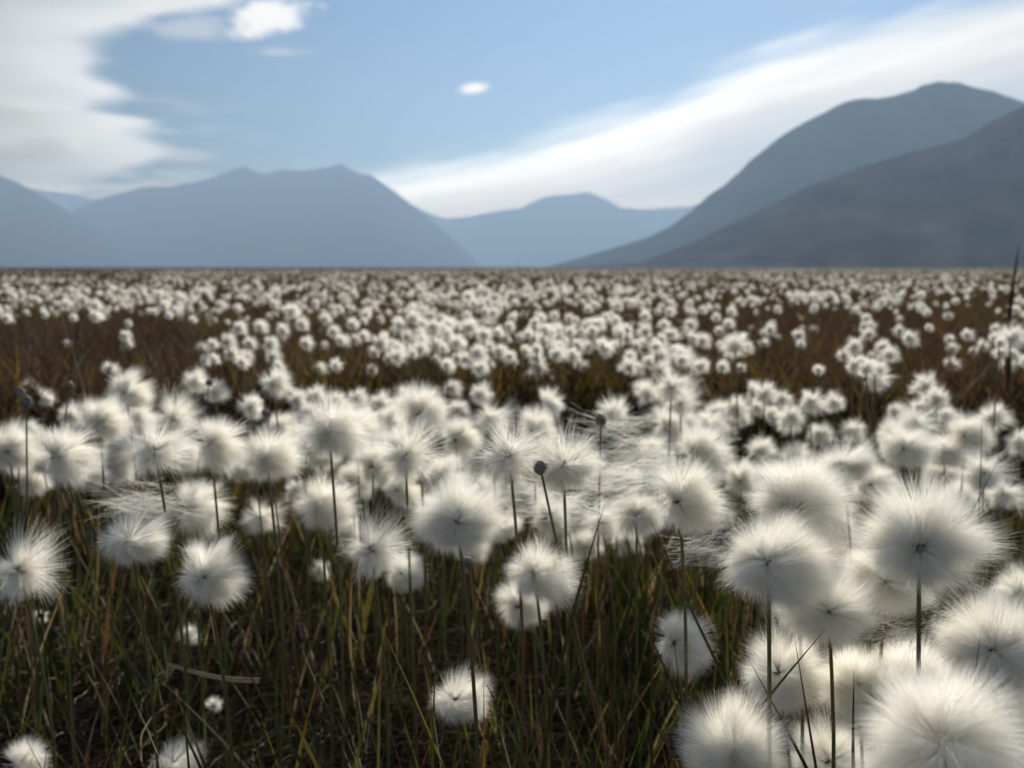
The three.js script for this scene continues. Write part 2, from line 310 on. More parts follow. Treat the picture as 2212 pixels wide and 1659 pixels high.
// ---------------------------------------------------------------- cotton grass, one by one
const heads = [];
function cottonGrass(pos, D, kind, R, label, group, brown = false) {
  const foot = V3(pos.x + (R() - 0.5) * 0.008, 0, pos.z + (R() - 0.5) * 0.012);
  foot.y = groundY(foot.x, foot.z) - 0.004;
  const o = new THREE.Group(); o.name = numbered('cotton_grass'); o.position.copy(foot); o.userData.kind = "thing"; scene.add(o);
  const rel = pos.clone().sub(foot), len = rel.length();
  const stem = new THREE.Mesh(G.stems[Math.floor(R() * 5)], brown ? M.stemBrown : M.stem); stem.name = 'stem';
  stem.quaternion.setFromUnitVectors(V3(0, 1, 0), rel.clone().normalize()); stem.scale.set(1, len, 1); o.add(stem);
  const list = G[kind], head = new THREE.Mesh(list[Math.floor(R() * list.length)], M.wool); head.name = 'wool_head'; head.userData.kind = 'stuff';
  if (kind === 'mid') D *= 0.84;
  head.position.copy(rel); head.scale.set(D * (0.94 + 0.14 * R()), D * (0.88 + 0.16 * R()), D);
  const turn = kind === 'still' ? R() * 6.283 : (R() - 0.5) * (kind === 'mid' ? 2.4 : 1.0);
  head.rotation.set((R() - 0.5) * 0.5, turn, (R() - 0.5) * 0.5); o.add(head);
  const core = new THREE.Mesh(G.cores[Math.floor(R() * 4)], M.core); core.name = 'seed_core'; head.add(core);
  tag(o, label, 'cotton grass', group); shadows(o); heads.push(pos);
  return o;
}
// x, y of the core (or of the middle for heads seen from their full side), width across, kind, real width in m, label
const HERO = [
  [1985, 1182, 275, 'fine', 0.040, 'tallest sharp cotton head at right on a thick olive stalk, dark core showing'],
  [1660, 1215, 236, 'fine', 0.038, 'large round cotton head left of the tallest one, dark centre facing the viewer'],
  [1915, 1255, 190, 'fine', 0.036, 'cotton head half hidden behind the tallest head, its dark core at lower left of it'],
  [1790, 1322, 200, 'fine', 0.036, 'pale cotton head below and between the two largest sharp heads'],
  [2145, 1405, 240, 'fine', 0.037, 'big cotton head at the right edge with a dark leaf tip before its core'],
  [1712, 1090, 210, 'still', 0.040, 'bright cotton head directly behind the large round head at right'],
  [1680, 1455, 180, 'fine', 0.034, 'cotton head crossed by thin dark leaves, under the large round head'],
  [1855, 1485, 190, 'still', 0.036, 'soft cotton head behind a single upright dark leaf, low at right'],
  [1965, 1480, 185, 'still', 0.036, 'cotton head seen from above just over the blurred front one'],
  [1575, 1630, 225, 'still', 0.036, 'bright cotton head cut by the bottom edge, left of two crossed leaves'],
  [1785, 1645, 175, 'fine', 0.034, 'low cotton head at the bottom edge between the two large front heads'],
  [2035, 1615, 365, 'still', 0.040, 'largest and most blurred cotton head, nearest the camera at lower right'],
  [2150, 1500, 190, 'still', 0.032, 'dim blurred cotton head in the lower right corner behind the largest one'],
  [2200, 1285, 130, 'near', 0.033, 'cotton head peeking over the big one at the right edge'],
  [1460, 1388, 140, 'near', 0.031, 'lone greyish cotton head low in dark grass, with a dark leaf at its left'],
  [1155, 1240, 152, 'near', 0.034, 'cotton head right of the centre stalk with its own dark middle'],
  [1122, 1312, 120, 'near', 0.032, 'smaller cotton head tucked under the one right of the centre stalk'],
  [988, 1125, 192, 'fine', 0.036, 'wind-swept sharp cotton head in the centre on a long green stalk'],
  [985, 1512, 130, 'near', 0.029, 'small low cotton head behind the long green centre stalk near the bottom'],
  [802, 1188, 145, 'near', 0.034, 'grey shaded cotton head left of the sharp centre head'],
  [868, 1240, 100, 'near', 0.032, 'dim cotton head behind and below the grey shaded one'],
  [445, 1248, 158, 'near', 0.034, 'ragged cotton head standing alone above the dark grass at left'],
  [282, 1165, 150, 'near', 0.035, 'cotton head with a bright right side, left of the ragged one'],
  [42, 1232, 152, 'near', 0.036, 'wind-blown cotton head at the left edge beside dark grass'],
  [412, 1098, 126, 'near', 0.036, 'cotton head crossed by thin brown stalks, above the ragged one'],
  [562, 1120, 92, 'near', 0.033, 'small cotton head between the ragged head and the grey shaded head'],
  [692, 1092, 132, 'near', 0.036, 'blurred grey cotton head left of the sharp centre head, further back'],
  [375, 1648, 112, 'near', 0.028, 'frayed bright tuft cut by the bottom edge at lower left'],
  [42, 1650, 104, 'near', 0.027, 'dim low tuft in the bottom left corner'],
  [405, 1372, 62, 'mid', 0.026, 'small dim tuft in shade straight below the ragged head'],
  [462, 1524, 44, 'mid', 0.018, 'tiny shaded wisp of cotton on the ground at lower left'],
  [84, 1330, 40, 'mid', 0.017, 'tiny bright tuft among stems under the head at the left edge'],
  [690, 1235, 60, 'mid', 0.024, 'tiny low tuft of cotton between stems left of the grey shaded head'],
  [1100, 985, 165, 'near', 0.038, 'tall soft cotton head swept right, highest of the centre group'],
  [1217, 1003, 160, 'near', 0.037, 'cotton head with a dark core just right of the grey bud'],
  [1468, 1085, 176, 'near', 0.037, 'bright cotton head with streaming strands right of centre'],
  [1375, 1115, 120, 'near', 0.034, 'cotton head with brown core between streaming head and grey bud stalk'],
  [1300, 1130, 110, 'near', 0.034, 'blurred cotton head behind a dark double stalk at centre'],
  [1505, 985, 130, 'near', 0.036, 'full cotton head behind the streaming one'],
  [876, 985, 145, 'near', 0.036, 'cotton head with a tuft pulled left, left of the tall soft head'],
  [711, 932, 150, 'near', 0.038, 'broad cotton head on a dark stalk, left of centre'],
  [805, 1008, 112, 'near', 0.034, 'cotton head in the shade between the broad head and the tufted one'],
  [905, 895, 122, 'near', 0.036, 'cotton head behind the tufted one, bright on its right'],
  [950, 1035, 110, 'near', 0.033, 'cotton head half behind the sharp centre head'],
  [122, 985, 142, 'near', 0.037, 'round blurred cotton head in the left group with wool trailing below'],
  [335, 972, 152, 'near', 0.038, 'large blurred cotton head in the left group with a brown middle'],
  [455, 960, 132, 'near', 0.036, 'cotton head right of the brown-centred one in the left group'],
  [575, 990, 132, 'near', 0.036, 'cotton head behind thin stalks with two small dark buds'],
  [216, 912, 116, 'near', 0.036, 'cotton head on twin stalks in the left group'],
  [272, 850, 100, 'near', 0.036, 'cotton head above the twin-stalk one at left'],
  [292, 910, 84, 'near', 0.033, 'cotton head touching the twin-stalk one on its right'],
  [420, 825, 76, 'mid', 0.035, 'cotton head at the top of the left group beside a dark bud'],
  [462, 848, 72, 'mid', 0.034, 'cotton head just below the top one of the left group'],
  [590, 830, 88, 'mid', 0.036, 'round cotton head behind the dark bud left of centre'],
  [540, 880, 76, 'mid', 0.034, 'cotton head left of the dark bud left of centre'],
  [372, 905, 112, 'near', 0.036, 'wide soft cotton head in the middle of the left group'],
  [237, 797, 50, 'mid', 0.033, 'small cotton head with dark middle behind the left group'],
  [98, 862, 56, 'mid', 0.033, 'small cotton head with a dark ring middle at far left'],
  [57, 838, 50, 'mid', 0.033, 'small cotton head behind two dark buds at far left'],
  [18, 975, 122, 'near', 0.037, 'blurred cotton head cut by the left edge'],
  [0, 872, 44, 'mid', 0.032, 'small cotton head cut by the left edge, higher up'],
  [66, 930, 62, 'mid', 0.033, 'cotton head between the left edge and the round blurred one'],
  [985, 885, 62, 'mid', 0.034, 'lowest of three cotton heads behind the centre group'],
  [975, 838, 54, 'mid', 0.034, 'upper left of three cotton heads behind the centre group'],
  [1035, 852, 66, 'mid', 0.034, 'rightmost of three cotton heads behind the centre group'],
  [1185, 875, 86, 'mid', 0.036, 'flat-topped cotton head right of the tall soft head'],
  [1322, 895, 95, 'mid', 0.037, 'cotton head behind the small brown bud right of centre'],
  [1588, 750, 82, 'mid', 0.038, 'tall mushroom-shaped cotton head standing above the right middle field'],
  [1885, 818, 82, 'mid', 0.037, 'round cotton head alone before the dark brown patch at right'],
  [2182, 732, 72, 'mid', 0.037, 'cotton head standing high at the right edge of the middle field'],
  [1820, 1000, 122, 'near', 0.037, 'fluffy cotton head above the two large sharp heads at right'],
  [1882, 1048, 106, 'near', 0.036, 'cotton head touching the fluffy one on its lower right'],
  [1600, 1040, 92, 'near', 0.034, 'shaded cotton head right of the streaming one'],
  [1950, 970, 116, 'near', 0.037, 'cotton head with pinkish core in the right group'],
  [1978, 918, 106, 'near', 0.037, 'long-shaped cotton head behind the pinkish-cored one'],
  [2085, 945, 102, 'near', 0.036, 'cotton head left of an upright dark leaf at right'],
  [2140, 905, 82, 'mid', 0.035, 'cotton head behind an upright dark leaf at right'],
  [2200, 958, 84, 'mid', 0.035, 'cotton head on a slanting dark stalk at the right edge'],
  [2125, 1022, 112, 'near', 0.036, 'cotton head behind two slanting dark leaves at right'],
  [2168, 1068, 96, 'near', 0.035, 'shaded cotton head between the right edge and the tallest head'],
  [1640, 975, 78, 'mid', 0.032, 'dim grey cotton head behind upright leaves right of centre'],
  [1715, 985, 78, 'mid', 0.032, 'grey shaded cotton head low among leaves, left of the fluffy one'],
  [1710, 902, 86, 'mid', 0.036, 'neat round cotton head in the right middle group'],
];
// further back: x, y, width, and which bunch it stands in
const BUNCH = {
  a: [' from left of the white heads bunched behind the streaming one', 'bunch behind the streaming cotton head'],
  b: [' from left in the row of white heads before the dark patch', 'row before the dark patch at right'],
  c: [' from left in the cluster of white heads at far right', 'right-hand cluster of heads'],
  d: [' from left of the small heads massed in mid-field left of centre', 'mid-field bunch left of centre'],
  e: [' from left of the small heads massed in mid-field straight ahead', 'mid-field bunch straight ahead'],
  f: [' from left of the small heads in the loose mid-field row', 'mid-field row right of centre'],
  g: [' from left of the heads in the crowded bank left of centre', 'crowded bank left of the centre group'],
  i: [' from left of the heads packed behind the left half of the near patch', 'heads packed in the left half'],
  j: [' from left of the heads packed behind the right half of the near patch', 'heads packed in the right half'],
  h: [' from left of the half hidden heads deep in the near patch', 'heads deep in the near patch'],
};
const MORE = [
  ['a', [[1398, 852, 70], [1450, 838, 90], [1470, 872, 82], [1475, 768, 66], [1425, 768, 60], [1425, 802, 62], [1545, 892, 76], [1585, 882, 76], [1380, 842, 56], [1420, 905, 74], [1480, 912, 74]]],
  ['b', [[1650, 852, 72], [1690, 862, 56], [1752, 868, 72], [1802, 872, 66], [1625, 846, 56], [1770, 938, 72], [1835, 932, 76], [1850, 812, 46], [1670, 895, 58], [1605, 905, 60], [1635, 880, 55]]],
  ['c', [[2022, 862, 72], [2000, 836, 72], [2055, 790, 46], [2040, 898, 62], [1930, 888, 52], [1926, 942, 82], [2175, 792, 50], [2205, 802, 36], [1985, 880, 56]]],
  ['d', [[490, 736, 50], [540, 742, 46], [530, 770, 46], [436, 756, 42], [582, 742, 50], [626, 672, 46], [660, 742, 42], [560, 705, 42], [610, 712, 44], [650, 700, 40], [515, 708, 42], [700, 690, 38], [720, 715, 40], [760, 700, 38], [745, 740, 40], [590, 770, 46], [500, 765, 44], [272, 742, 40], [268, 725, 36]]],
  ['e', [[820, 742, 56], [862, 702, 44], [890, 688, 46], [935, 705, 50], [1010, 708, 56], [1046, 722, 50], [985, 740, 50], [945, 745, 52], [905, 755, 50], [860, 752, 48], [1030, 760, 52], [990, 775, 48], [1075, 760, 46], [880, 725, 46], [965, 700, 42], [1055, 790, 46], [840, 775, 44], [1100, 775, 40]]],
  ['f', [[1200, 766, 50], [1286, 702, 46], [1275, 722, 42], [1336, 716, 46], [1395, 716, 46], [1352, 730, 40], [1270, 748, 42], [1165, 795, 52], [1150, 812, 48], [1330, 752, 44], [1445, 722, 42], [1515, 735, 46], [1490, 700, 38], [1180, 815, 44], [1415, 742, 40], [1722, 724, 36], [1965, 730, 48]]],
  ['g', [[640, 865, 62], [680, 858, 66], [720, 868, 66], [770, 862, 64], [820, 872, 70], [860, 880, 70], [670, 890, 60], [745, 885, 62], [790, 900, 72], [840, 915, 80], [650, 910, 66], [870, 860, 66], [690, 985, 90], [640, 945, 80]]],
  ['i', [[660, 960, 95], [830, 960, 100], [770, 925, 90], [985, 950, 95], [600, 930, 80], [150, 900, 70], [395, 985, 85], [90, 1000, 85], [260, 960, 85], [860, 1060, 95], [740, 1150, 80], [985, 1020, 96]]],
  ['j', [[1060, 905, 90], [1150, 930, 95], [1400, 985, 90], [1440, 925, 85], [1530, 930, 85], [1660, 1030, 90], [1750, 1050, 95], [2040, 980, 90], [2080, 1080, 95], [1225, 1120, 95], [1440, 1080, 95]]],
  ['h', [[760, 1040, 90], [1045, 1060, 90], [1130, 1080, 100], [1180, 1120, 100], [1260, 1180, 90], [1010, 1180, 90], [930, 1110, 90], [1340, 1030, 90], [1080, 1140, 95], [640, 1060, 76], [520, 1010, 80], [240, 1010, 90], [60, 1040, 84], [180, 1030, 90], [1420, 1030, 84], [1790, 1130, 100], [1545, 1115, 88], [1850, 1200, 110], [1350, 1170, 80], [2030, 1030, 90]]],
];
{
  const R = rng(4242);
  const heightOk = (px, py, d, D) => { let depth = FPX * D / d, p = place(px, py, depth); while (p.y < 0.045 && depth > 0.1) { depth *= 0.96; p = place(px, py, depth); } return [p, depth]; };
  for (const [px, py, d, kind, D, label] of HERO) { const [p, z] = heightOk(px, py, d, D); cottonGrass(p, d * z / FPX * 1.04, kind, R, label, 'cotton grass told apart', R() < 0.15); }
  const NTH = ['first', 'second', 'third', 'fourth', 'fifth', 'sixth', 'seventh', 'eighth', 'ninth', 'tenth', 'eleventh', 'twelfth', 'thirteenth', 'fourteenth', 'fifteenth', 'sixteenth', 'seventeenth', 'eighteenth', 'nineteenth', 'twentieth'];
  for (const [key, list] of MORE) for (const [px, py, d] of list) {
    const nth = NTH[list.filter((q) => q[0] < px || (q[0] === px && q[1] < py)).length];
    const D = 0.031 + 0.006 * R(), [p, z] = heightOk(px, py, d, D);
    cottonGrass(p, d * z / FPX * 1.05, d > 78 ? 'near' : 'mid', R, nth + BUNCH[key][0], BUNCH[key][1], R() < 0.3);
  }
}
// the rest of the field: places drawn at random, thinned where the photograph shows bare sedge
const gaps = [[140, 745, 270, 62, 0.96], [40, 800, 200, 60, 0.97], [330, 740, 110, 55, 0.9], [720, 800, 90, 50, 0.95], [1190, 672, 120, 26, 0.85], [1560, 672, 200, 26, 0.75], [1800, 735, 330, 70, 0.86], [1250, 810, 100, 60, 0.8], [2080, 780, 200, 90, 0.85], [1700, 800, 130, 50, 0.9], [1130, 860, 40, 40, 0.9], [2100, 660, 180, 20, 0.6], [60, 590, 260, 9, 0.8], [1950, 690, 260, 24, 0.6]];
function wanted(px, py, x, z) {
  let w = lerp(1, 0.42, smoothstep(-z, 1.6, 9)) * clamp(0.55 + 2.2 * fbm(x * 1.1, z * 0.8, 6, 3), 0.03, 1);
  for (const [gx, gy, rx, ry, k] of gaps) { const q = Math.hypot((px - gx) / rx, (py - gy) / ry); w *= 1 - 0.76 * k * smoothstep(1.25 - q, 0, 0.5); }
  return w;
}
const field = [];
{
  const R = rng(77);
  for (let n = 0; n < 52000; n++) {
    const r = Math.sqrt(lerp(0.8 ** 2, 34 ** 2, Math.pow(R(), 1.75))), t = (R() * 2 - 1) * 42 * D2R, x = Math.sin(t) * r, z = -Math.cos(t) * r;
    const h = 0.20 + 0.085 * (R() - 0.5) + 0.05 * (R() - 0.5), p = V3(x, groundY(x, z) + h, z), [px, py, depth] = seenAt(p), D = 0.014 + 0.019 * R();
    const pick = R();
    if (py > 800 || px < -300 || px > 2500 || pick > wanted(px, py, x, z)) continue;
    if (depth < 3 && heads.some((q) => q.distanceToSquared(p) < 0.0011)) continue;
    field.push({ p, D, s: D / depth, px, py });
  }
  field.sort((a, b) => b.s - a.s);
  const inView = (f) => f.px > -10 && f.px < 2222;
  const left = 298 - heads.length, chosen = field.filter(inView).slice(0, left), rest = field.filter((f) => !chosen.includes(f));
  const ONES = ['', 'first', 'second', 'third', 'fourth', 'fifth', 'sixth', 'seventh', 'eighth', 'ninth', 'tenth', 'eleventh', 'twelfth', 'thirteenth', 'fourteenth', 'fifteenth', 'sixteenth', 'seventeenth', 'eighteenth', 'nineteenth'];
  const nth = (n) => (n < 20 ? ONES[n] : n % 10 ? ['twenty', 'thirty', 'forty', 'fifty', 'sixty'][Math.floor(n / 10) - 2] + '-' + ONES[n % 10] : ['twentieth', 'thirtieth', 'fortieth', 'fiftieth', 'sixtieth'][n / 10 - 2]);
  const ZONES = [[560, 'small heads scattered in the brown sedge at left'], [1250, 'small heads beyond the centre mid-field bunches'], [1750, 'small heads in the sedge beyond the loose mid-field row'], [9999, 'small heads dotted over the dark sedge at right']];
  let from = -9999;
  for (const [to, what] of ZONES) {
    const here = chosen.filter((f) => f.px >= from && f.px < to).sort((a, b) => a.px - b.px); from = to;
    here.forEach((f, k) => cottonGrass(f.p, f.D, 'mid', R, nth(k + 1) + ' from left of the ' + what, what, true));
  }
  const mass = new THREE.Group(); mass.name = 'cotton_grass_field'; mass.userData.kind = 'stuff';
  tag(mass, 'countless small white cotton heads spreading over the plain to the horizon', 'cotton grass'); scene.add(mass);
  const lists = [];
  for (const f of rest) { const near = f.s > 0.0085, k = Math.floor(R() * (near ? 6 : 4)), key = (near ? 'mid' : 'far') + k; let l = lists.find((q) => q.key === key); if (!l) lists.push(l = { key, g: G[near ? 'mid' : 'far'][k], a: [] }); l.a.push(f); }
  const q = new THREE.Quaternion(), e = new THREE.Euler(), m4 = new THREE.Matrix4();
  for (const l of lists) {
    const im = new THREE.InstancedMesh(l.g, M.wool, l.a.length); im.name = 'wool_heads'; im.userData.kind = 'stuff'; im.castShadow = im.receiveShadow = true;
    l.a.forEach((f, i) => im.setMatrixAt(i, m4.compose(f.p, q.setFromEuler(e.set((R() - 0.5) * 0.6, (R() - 0.5) * 2, (R() - 0.5) * 0.6)), V3(f.D, f.D * (0.9 + 0.2 * R()), f.D)))); mass.add(im);
  }
  const sm = new THREE.InstancedMesh(G.stems[1], M.stemBrown, rest.length); sm.name = 'stems'; sm.userData.kind = 'stuff'; sm.castShadow = sm.receiveShadow = true;
  rest.forEach((f, i) => { const y = groundY(f.p.x, f.p.z); sm.setMatrixAt(i, m4.compose(V3(f.p.x, y, f.p.z), q.identity(), V3(1, f.p.y - y, 1))); }); mass.add(sm);
  console.log('heads', heads.length, 'field', rest.length);
}

// ---------------------------------------------------------------- dark seed heads that have lost their wool
const budGeo = [0, 1, 2].map((k) => seedCore(800 + k, 0.0038, 320, 0.0032));
const budStem = [0, 1].map((k) => stalk(820 + k, 0.00075, 0.002));
const BUDS = [
  [1167, 1010, 36, 1205, 1165, 'grey bare seed head on a leaning rusty stalk in the centre'],
  [1298, 908, 30, 1298, 1010, 'small brown seed head before a white head right of centre'],
  [571, 852, 26, 585, 1000, 'dark seed head on a thin stalk left of centre'],
  [549, 998, 24, 565, 1110, 'lower dark seed head beside the stalk of another, left of centre'],
  [575, 893, 26, 590, 1010, 'grey seed head just under the dark one left of centre'],
  [57, 868, 32, 60, 960, 'dark seed head at far left before a small white one'],
  [45, 848, 26, 45, 930, 'brownish seed head behind the dark one at far left'],
  [150, 832, 24, 140, 930, 'dark seed head above the ring-shaped small white head at left'],
  [452, 826, 20, 446, 880, 'dark seed head beside the top head of the left group'],
  [585, 842, 20, 580, 930, 'small dark seed head left of the round white one'],
  [1748, 1385, 42, 1750, 1500, 'fuzzy grey-brown seed head below the pale head at right'],
  [1013, 1215, 36, 1040, 1420, 'half bare seed head on a pinkish stalk under the sharp centre head'],
  [2148, 795, 14, 2150, 850, 'tiny dark seed head near the right edge'],
  [1866, 800, 16, 1872, 860, 'small dark knob at the left of the lone round head at right'],
];
{
  const R = rng(99);
  for (const [px, py, d, bx, by, label] of BUDS) {
    const D = 0.0105, depth = d === 36 && py < 1100 ? 0.40 : FPX * D / d * (d < 32 ? 0.8 : 0.9), p = place(px, py, depth), low = place(bx, by, depth);
    const dir = p.clone().sub(low).normalize(); const k = (p.y - groundY(low.x, low.z)) / Math.max(0.2, dir.y), foot = p.clone().addScaledVector(dir, -k); foot.y = groundY(foot.x, foot.z) - 0.003;
    const o = new THREE.Group(); o.name = numbered('bare_seed_head'); o.position.copy(foot); o.userData.kind = "thing"; scene.add(o);
    const rel = p.clone().sub(foot), st = new THREE.Mesh(budStem[Math.floor(R() * 2)], M.stemBrown); st.name = 'stem'; st.quaternion.setFromUnitVectors(V3(0, 1, 0), rel.clone().normalize()); st.scale.set(1, rel.length(), 1); o.add(st);
    const b = new THREE.Mesh(budGeo[Math.floor(R() * 3)], M.bud); b.name = 'seed_lump'; b.userData.kind = 'stuff'; b.position.copy(rel); b.rotation.set(R(), R() * 6, 0.2); b.scale.setScalar(d * depth / FPX / 0.0115); o.add(b);
    tag(o, label, 'seed head', 'bare seed heads'); shadows(o);
  }
}

// ---------------------------------------------------------------- wool that has come loose and hangs between the stalks
function woolMat(seed, count) {
  const R = rng(seed), S = new Strips();
  for (let n = 0; n < count;) {
    const r = Math.sqrt(R()), t = R() * 6.283, c = V3(0.42 * r * Math.cos(t), 0.40 * (R() - 0.5), 0.30 * r * Math.sin(t)), dir = V3(0.9, (R() - 0.5) * 1.0, (R() - 0.5) * 1.4 - 0.2).normalize();
    for (let k = 0; k < 8; k++, n++) {
      const o = c.clone().addScaledVector(onSphere(R), 0.05), d = dir.clone().addScaledVector(onSphere(R), 0.28).normalize(), L = 0.22 + 0.26 * R(), b = onSphere(R).multiplyScalar(0.30), w = onSphere(R).multiplyScalar(0.015), pts = [];
      for (let j = 0; j <= 5; j++) { const q = j / 5; pts.push(o.clone().addScaledVector(d, L * (q - 0.5)).addScaledVector(b, L * (q - 0.5) * (q - 0.5)).addScaledVector(w, Math.sin(q * 9))); }
      S.ribbon(pts, V3().crossVectors(d, onSphere(R)).normalize(), () => 0.0009);
    }
  }
  return S.build();
}
{
  const mats = [0, 1, 2].map((k) => woolMat(900 + k, 420)), R = rng(31);
  const LOOSE = [
    [1400, 965, 0.66, 0.11, 'wide sheet of loose wool between the brown bud and the right middle group'],
    [1345, 1020, 0.52, 0.08, 'glistening loose wool behind the grey bare seed head'],
    [1270, 1085, 0.46, 0.08, 'loose wool snagged on stalks beside the grey bare seed head'],
    [330, 1085, 0.48, 0.06, 'torn loose wool above the head with the bright right side'],
    [1935, 1350, 0.32, 0.045, 'sparse long strands of wool caught on the tallest stalk'],
    [1560, 1190, 0.42, 0.05, 'loose wool left of the large round head'],
  ];
  for (const [px, py, z, s, label] of LOOSE) {
    const m = new THREE.Mesh(mats[Math.floor(R() * 3)], M.wool); m.name = numbered('loose_wool'); m.position.copy(place(px, py, z)); m.scale.set(s, s * 0.75, s); m.rotation.set((R() - 0.5) * 0.3, (R() - 0.5) * 0.5, (R() - 0.5) * 0.3);
    tag(m, label, 'wool', 'loose wool caught on the plants'); m.userData.kind = 'stuff'; scene.add(shadows(m));
  }
}

// ---------------------------------------------------------------- sedge
const LEAF = { green: [0.046, 0.062, 0.010], olive: [0.105, 0.090, 0.016], straw: [0.18, 0.135, 0.07], rust: [0.10, 0.05, 0.02], brown: [0.055, 0.037, 0.024], red: [0.062, 0.036, 0.027] };
function blade(S, R, h, w, lean, bend, az, at, tip, segs = 5) {
  const d = V3(Math.cos(az), 0, Math.sin(az)), side = V3(-Math.sin(az), 0, Math.cos(az)).applyAxisAngle(V3(0, 1, 0), (R() - 0.5) * 2.4), pts = [];
  const kink = (R() - 0.5) * 0.12;
  for (let j = 0; j <= segs; j++) { const t = j / segs; pts.push(at.clone().addScaledVector(d, h * (lean * t + bend * t * t)).addScaledVector(side, h * kink * Math.sin(t * 3)).add(V3(0, h * t * (1 - 0.35 * Math.min(1, bend) * t), 0))); }
  S.ribbon(pts, side, (t) => w * 0.5 * (1 - t * t * 0.92) , (t) => (t > tip ? [1.25, 0.82, 0.66] : [1, 1, 1]));
}
{
  const R = rng(5), bladesGeo = [], tuftGeo = [], litterGeo = [];
  for (let k = 0; k < 8; k++) { const S = new Strips(); blade(S, R, 1, 0.013 + 0.013 * R(), 0.04 + 0.3 * R(), (k % 3 === 0 ? 0.5 : 0.16) * R(), 0, V3(0, 0, 0), [0.7, 0.82, 0.9, 2][k % 4], 6); bladesGeo.push(S.build()); }
  for (let k = 0; k < 4; k++) { const S = new Strips(); for (let j = 0; j < 16; j++) blade(S, R, 0.55 + 0.45 * R(), 0.017 + 0.01 * R(), 0.1 + 0.4 * R(), 0.35 * R(), R() * 6.283, V3((R() - 0.5) * 0.35, 0, (R() - 0.5) * 0.35), R() < 0.5 ? 0.7 : 2, 3); tuftGeo.push(S.build()); }
  for (let k = 0; k < 6; k++) {
    const S = new Strips(), pts = [], a = R() * 3, b = 0.5 + R() * 1.8; let p = V3(0, 0, 0), ang = a;
    for (let j = 0; j <= 8; j++) { pts.push(p.clone().add(V3(0, 0.10 * Math.sin(j / 8 * 3.1) * (0.4 + R()), 0))); ang += b / 8 + (R() - 0.5) * 0.3; p = p.clone().add(V3(Math.cos(ang) / 8, 0, Math.sin(ang) / 8)); }
    S.ribbon(pts, V3(R() - 0.5, 0.9, R() - 0.5).normalize(), (t) => 0.0065 * (1 - 0.6 * t), () => [1, 1, 1]); litterGeo.push(S.build());
  }
  const m4 = new THREE.Matrix4(), q = new THREE.Quaternion(), e = new THREE.Euler(), c = new THREE.Color();
  function mass(name, label, geos, mat, count, make) {
    const o = new THREE.Group(); o.name = name; o.userData.kind = 'stuff'; tag(o, label, 'sedge'); scene.add(o);
    geos.forEach((g, gi) => {
      const items = []; for (let n = 0; n < count / geos.length; n++) { const it = make(gi); if (it) items.push(it); }
      const im = new THREE.InstancedMesh(g, mat, items.length); im.name = 'leaves'; im.userData.kind = 'stuff'; im.castShadow = im.receiveShadow = true;
      items.forEach((it, i) => { im.setMatrixAt(i, m4.compose(it.p, q.setFromEuler(e.set(it.rx || 0, it.ry, it.rz || 0)), it.s)); im.setColorAt(i, c.setRGB(...it.c)); }); o.add(im);
    });
  }
  const spot = (r0, r1, pow, half) => { const r = Math.sqrt(lerp(r0 * r0, r1 * r1, Math.pow(R(), pow))), t = (R() * 2 - 1) * half * D2R; return [Math.sin(t) * r, -Math.cos(t) * r, r]; };
  const tint = (x, z, r) => {
    const n = fbm(x * 1.7, z * 1.7, 8, 3), u = R() + 0.5 * n, far = smoothstep(r, 0.7, 1.8), a = u < 0.56 - 0.44 * far ? LEAF.green : u < 0.80 - 0.46 * far ? LEAF.olive : u < 0.87 - 0.30 * far ? LEAF.rust : u < 0.95 ? (R() < 0.5 ? LEAF.brown : LEAF.red) : LEAF.straw;
    const g = 0.7 + 0.6 * R(); return a.map((v) => v * g);
  };
  mass('sedge_leaves', 'upright green and rusty sedge leaves between the cotton stalks', bladesGeo, M.blade, 34000, () => {
    const [x, z, r] = spot(0.30, 2.4, 1.25, 44), clump = fbm(x * 4, z * 4, 2, 3), open = smoothstep(r, 0.95, 0.6) * smoothstep(x, 0.12, -0.02); if (R() > (0.65 + 1.4 * clump) * (1 - 0.62 * open)) return null;
    const h = (0.06 + 0.10 * R() + 0.06 * R() * R()) * (0.9 + 0.5 * clump);
    return { p: V3(x, groundY(x, z) - 0.004, z), ry: R() * 6.283, rx: (R() - 0.5) * 0.25, rz: (R() - 0.5) * 0.25, s: V3(h * 0.9, h, h * 0.9), c: tint(x, z, r) };
  });
  mass('dead_leaves', 'matted dead straw lying curled on the dark bog floor', litterGeo, M.bladeGlossy, 34000, () => {
    const [x, z] = spot(0.30, 1.6, 1.2, 46), s = 0.04 + 0.09 * R(), g = 0.45 + 0.9 * R(), base = R() < 0.6 ? LEAF.straw : LEAF.brown;
    return { p: V3(x, groundY(x, z) + 0.002 + 0.03 * R() * R(), z), ry: R() * 6.283, rx: (R() - 0.5) * 0.5, rz: (R() - 0.5) * 0.5, s: V3(s, s, s), c: base.map((v) => v * g * 0.8) };
  });
  mass('distant_sedge', 'brown and reddish sedge covering the plain behind', tuftGeo, M.blade, 66000, () => {
    const [x, z, r] = spot(1.3, 45, 2.1, 42), h = 0.16 + 0.10 * R();
    const n = fbm(x * 0.8, z * 0.5, 12, 3), u = R() + n, a = u < 0.30 ? LEAF.olive : u < 0.52 ? LEAF.brown : u < 0.78 ? LEAF.red : u < 0.86 ? LEAF.rust : LEAF.brown, g = 0.7 + 0.5 * R();
    return { p: V3(x, groundY(x, z) - 0.005, z), ry: R() * 6.283, s: V3(h * 1.3, h, h * 1.3), c: a.map((v) => v * g) };
  });
}

